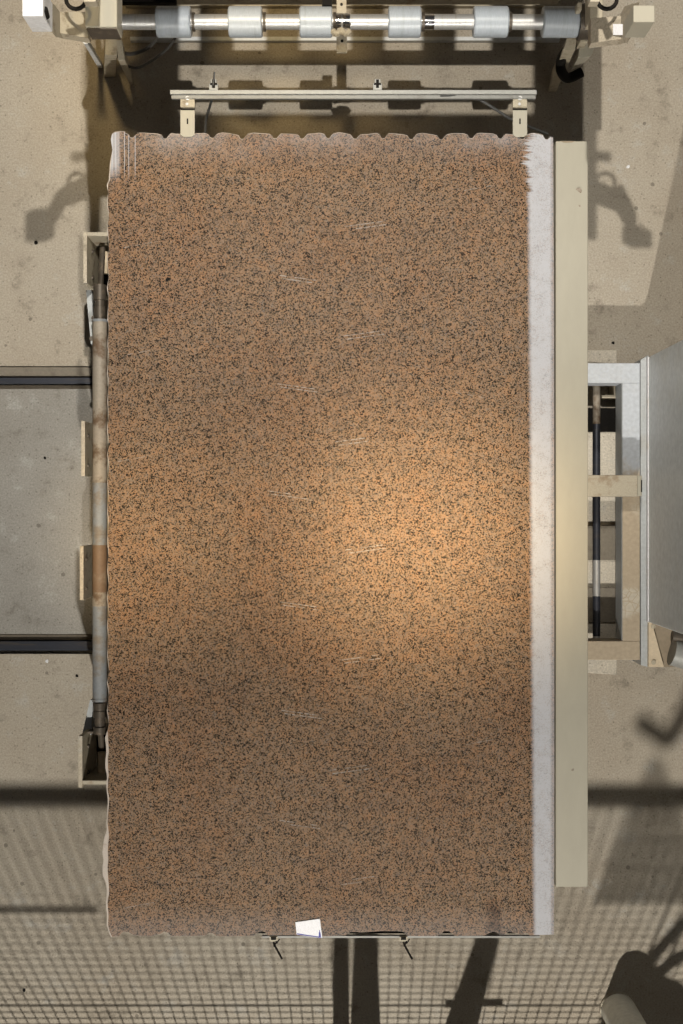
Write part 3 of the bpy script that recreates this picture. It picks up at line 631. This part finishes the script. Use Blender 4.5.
zr = onplane(50, 1005, L5, YF).z; m = MB(); m.box(-3.2, 3.2, YF - .003, YF + .003, zr - .004, zr); m.build('low_rail', M['grey_light'], mf)
def cast(name, q, par, mat='grey_light', th=.02, yp=YF):
    pts = [onplane(a, b, L5, yp) for a, b in q]; m = MB()
    lo = [m.b.verts.new((p.x, p.y - th, p.z)) for p in pts]; hi = [m.b.verts.new((p.x, p.y + th, p.z)) for p in pts]
    n = len(pts); m.b.faces.new(lo); m.b.faces.new(hi[::-1])
    for i in range(n): m.b.faces.new((lo[i], lo[(i + 1) % n], hi[(i + 1) % n], hi[i]))
    return m.build(name, M[mat], par)
cast('post', ((333, 1052), (333, 790), (350, 790), (349, 1052)), mf)
cast('post', ((350, 1052), (357, 830), (374, 830), (381, 1052)), mf)
cast('brace', ((437, 1052), (478, 935), (510, 830), (526, 830), (499, 935), (470, 1052)), mf)
cast('brace_tie', ((445, 1001), (503, 999), (503, 1005), (445, 1007)), mf, th=.004)
for px in (-110, 830): cast('post', ((px, 1052), (px, 790), (px + 10, 790), (px + 10, 1052)), mf)
# unseen slats added to half-block the lamp and grey the floor at right
gq = [onplane(a, b, L5, YF - .05) for a, b in ((650, 757), (661, 757), (692, 850), (692, 905), (592, 905))]
def hspan(z, poly):
    xs = []
    for i in range(len(poly)):
        p, q = poly[i], poly[(i + 1) % len(poly)]
        if (p.z - z) * (q.z - z) < 0: xs.append(p.x + (q.x - p.x) * (z - p.z) / (q.z - p.z))
    return sorted(xs)
z = min(p.z for p in gq); m = MB()
while z < max(p.z for p in gq):
    xs = hspan(z, gq)
    if len(xs) > 1: m.box(xs[0], xs[-1], YF - .0505, YF - .0495, z, z + .0085)
    z += .016
gs = thing('shade_screen', 'unseen fine slatted screen added to cast the grey shadow right of the beam', 'screen', (1.2, YF - .05, 0))
m.build('slat', M['grey_light'], gs, kind='stuff')
for a in (2, 3):
    p = gq[a]; m = MB(); m.box(p.x - .004, p.x + .004, YF - .056, YF - .051, 0, p.z); m.build('support_rod', M['grey_light'], gs)
# hoses hanging over the fence
def hose(q, rad, lab):
    m = MB(); m.tube(curve([onplane(a, b, L5, -2.68) for a, b in q]), rad, 10)
    tag(m.build('hose', M['black'], smooth=True), lab, 'hose', 'hoses hung on the fence')
hose([(690, 915), (672, 935), (655, 955), (647, 968), (658, 972), (675, 960), (700, 946)], .022, 'black hose loop hanging over the fence with narrow eye-shaped shadow')
hose([(720, 640), (690, 700), (670, 738), (655, 732), (640, 722)], .022, 'thick black hose behind the fence with blurred dark shadow')
# added unseen shadow disc and the pale floor post at the lower right corner
fp = thing('floor_post', 'pale rounded upright post standing at the lower right corner', 'post', (X(618, 0), Y(1010, 0), 0))
zs = [0, .02, .05, 1.3]; c0 = P(618, 1010, 0)
m = MB(); m.tube([c0 + Vector((0, 0, z)) for z in (0, .38)], .082, 28); m.build('tube', M['post'], fp, smooth=True)
m = MB(); m.tube([c0 + Vector((0, 0, z)) for z in (0, .012)], .088, 28); m.build('foot_ring', M['cream_dirty'], fp, smooth=True)
ds2 = thing('shadow_disc', 'unseen round grey plate on a stand, added to cast the disc shadow at lower right', 'plate', (1.25, -2.72, 0))
cast('disc', [(652 + 52 * math.cos(k * .2618), 1028 + 52 * math.sin(k * .2618)) for k in range(24)], ds2, 'grey', .01, -2.72)
m = MB(); m.tube([(1.25, -2.75, 0), (1.25, -2.75, .7)], .02, 10); m.build('stand', M['grey'], ds2)
# loose grit on the floor
for i, (px, py, s) in enumerate(((36, 243, .012), (628, 167, .011), (47, 661, .010), (613, 343, .008), (45, 458, .008), (77, 676, .008), (24, 990, .009), (567, 752, .0))):
    if not s: continue
    m = MB(); p = P(px, py, 0); pts = [(p.x + math.cos(k * 1.05) * s * r.uniform(.6, 1.1), p.y + math.sin(k * 1.05) * s * r.uniform(.6, 1.1)) for k in range(6)]
    m.prism(pts, 0, .004); white = i in (1, 2)
    tag(m.build('stone_chip', M['white'] if white else M['black']), ['dark stone chip on floor under the left hanger shadow', 'tiny white chip on the sunlit floor right of the beam', 'small pale chip on the floor below the lower left rail', 'dark speck of grit above the white frame', 'small dark chip on the floor left of the shaft', 'tiny dark chip left of the lower pipe section', 'dark speck near the lower left corner'][i], 'stone chip', 'loose stone chips')
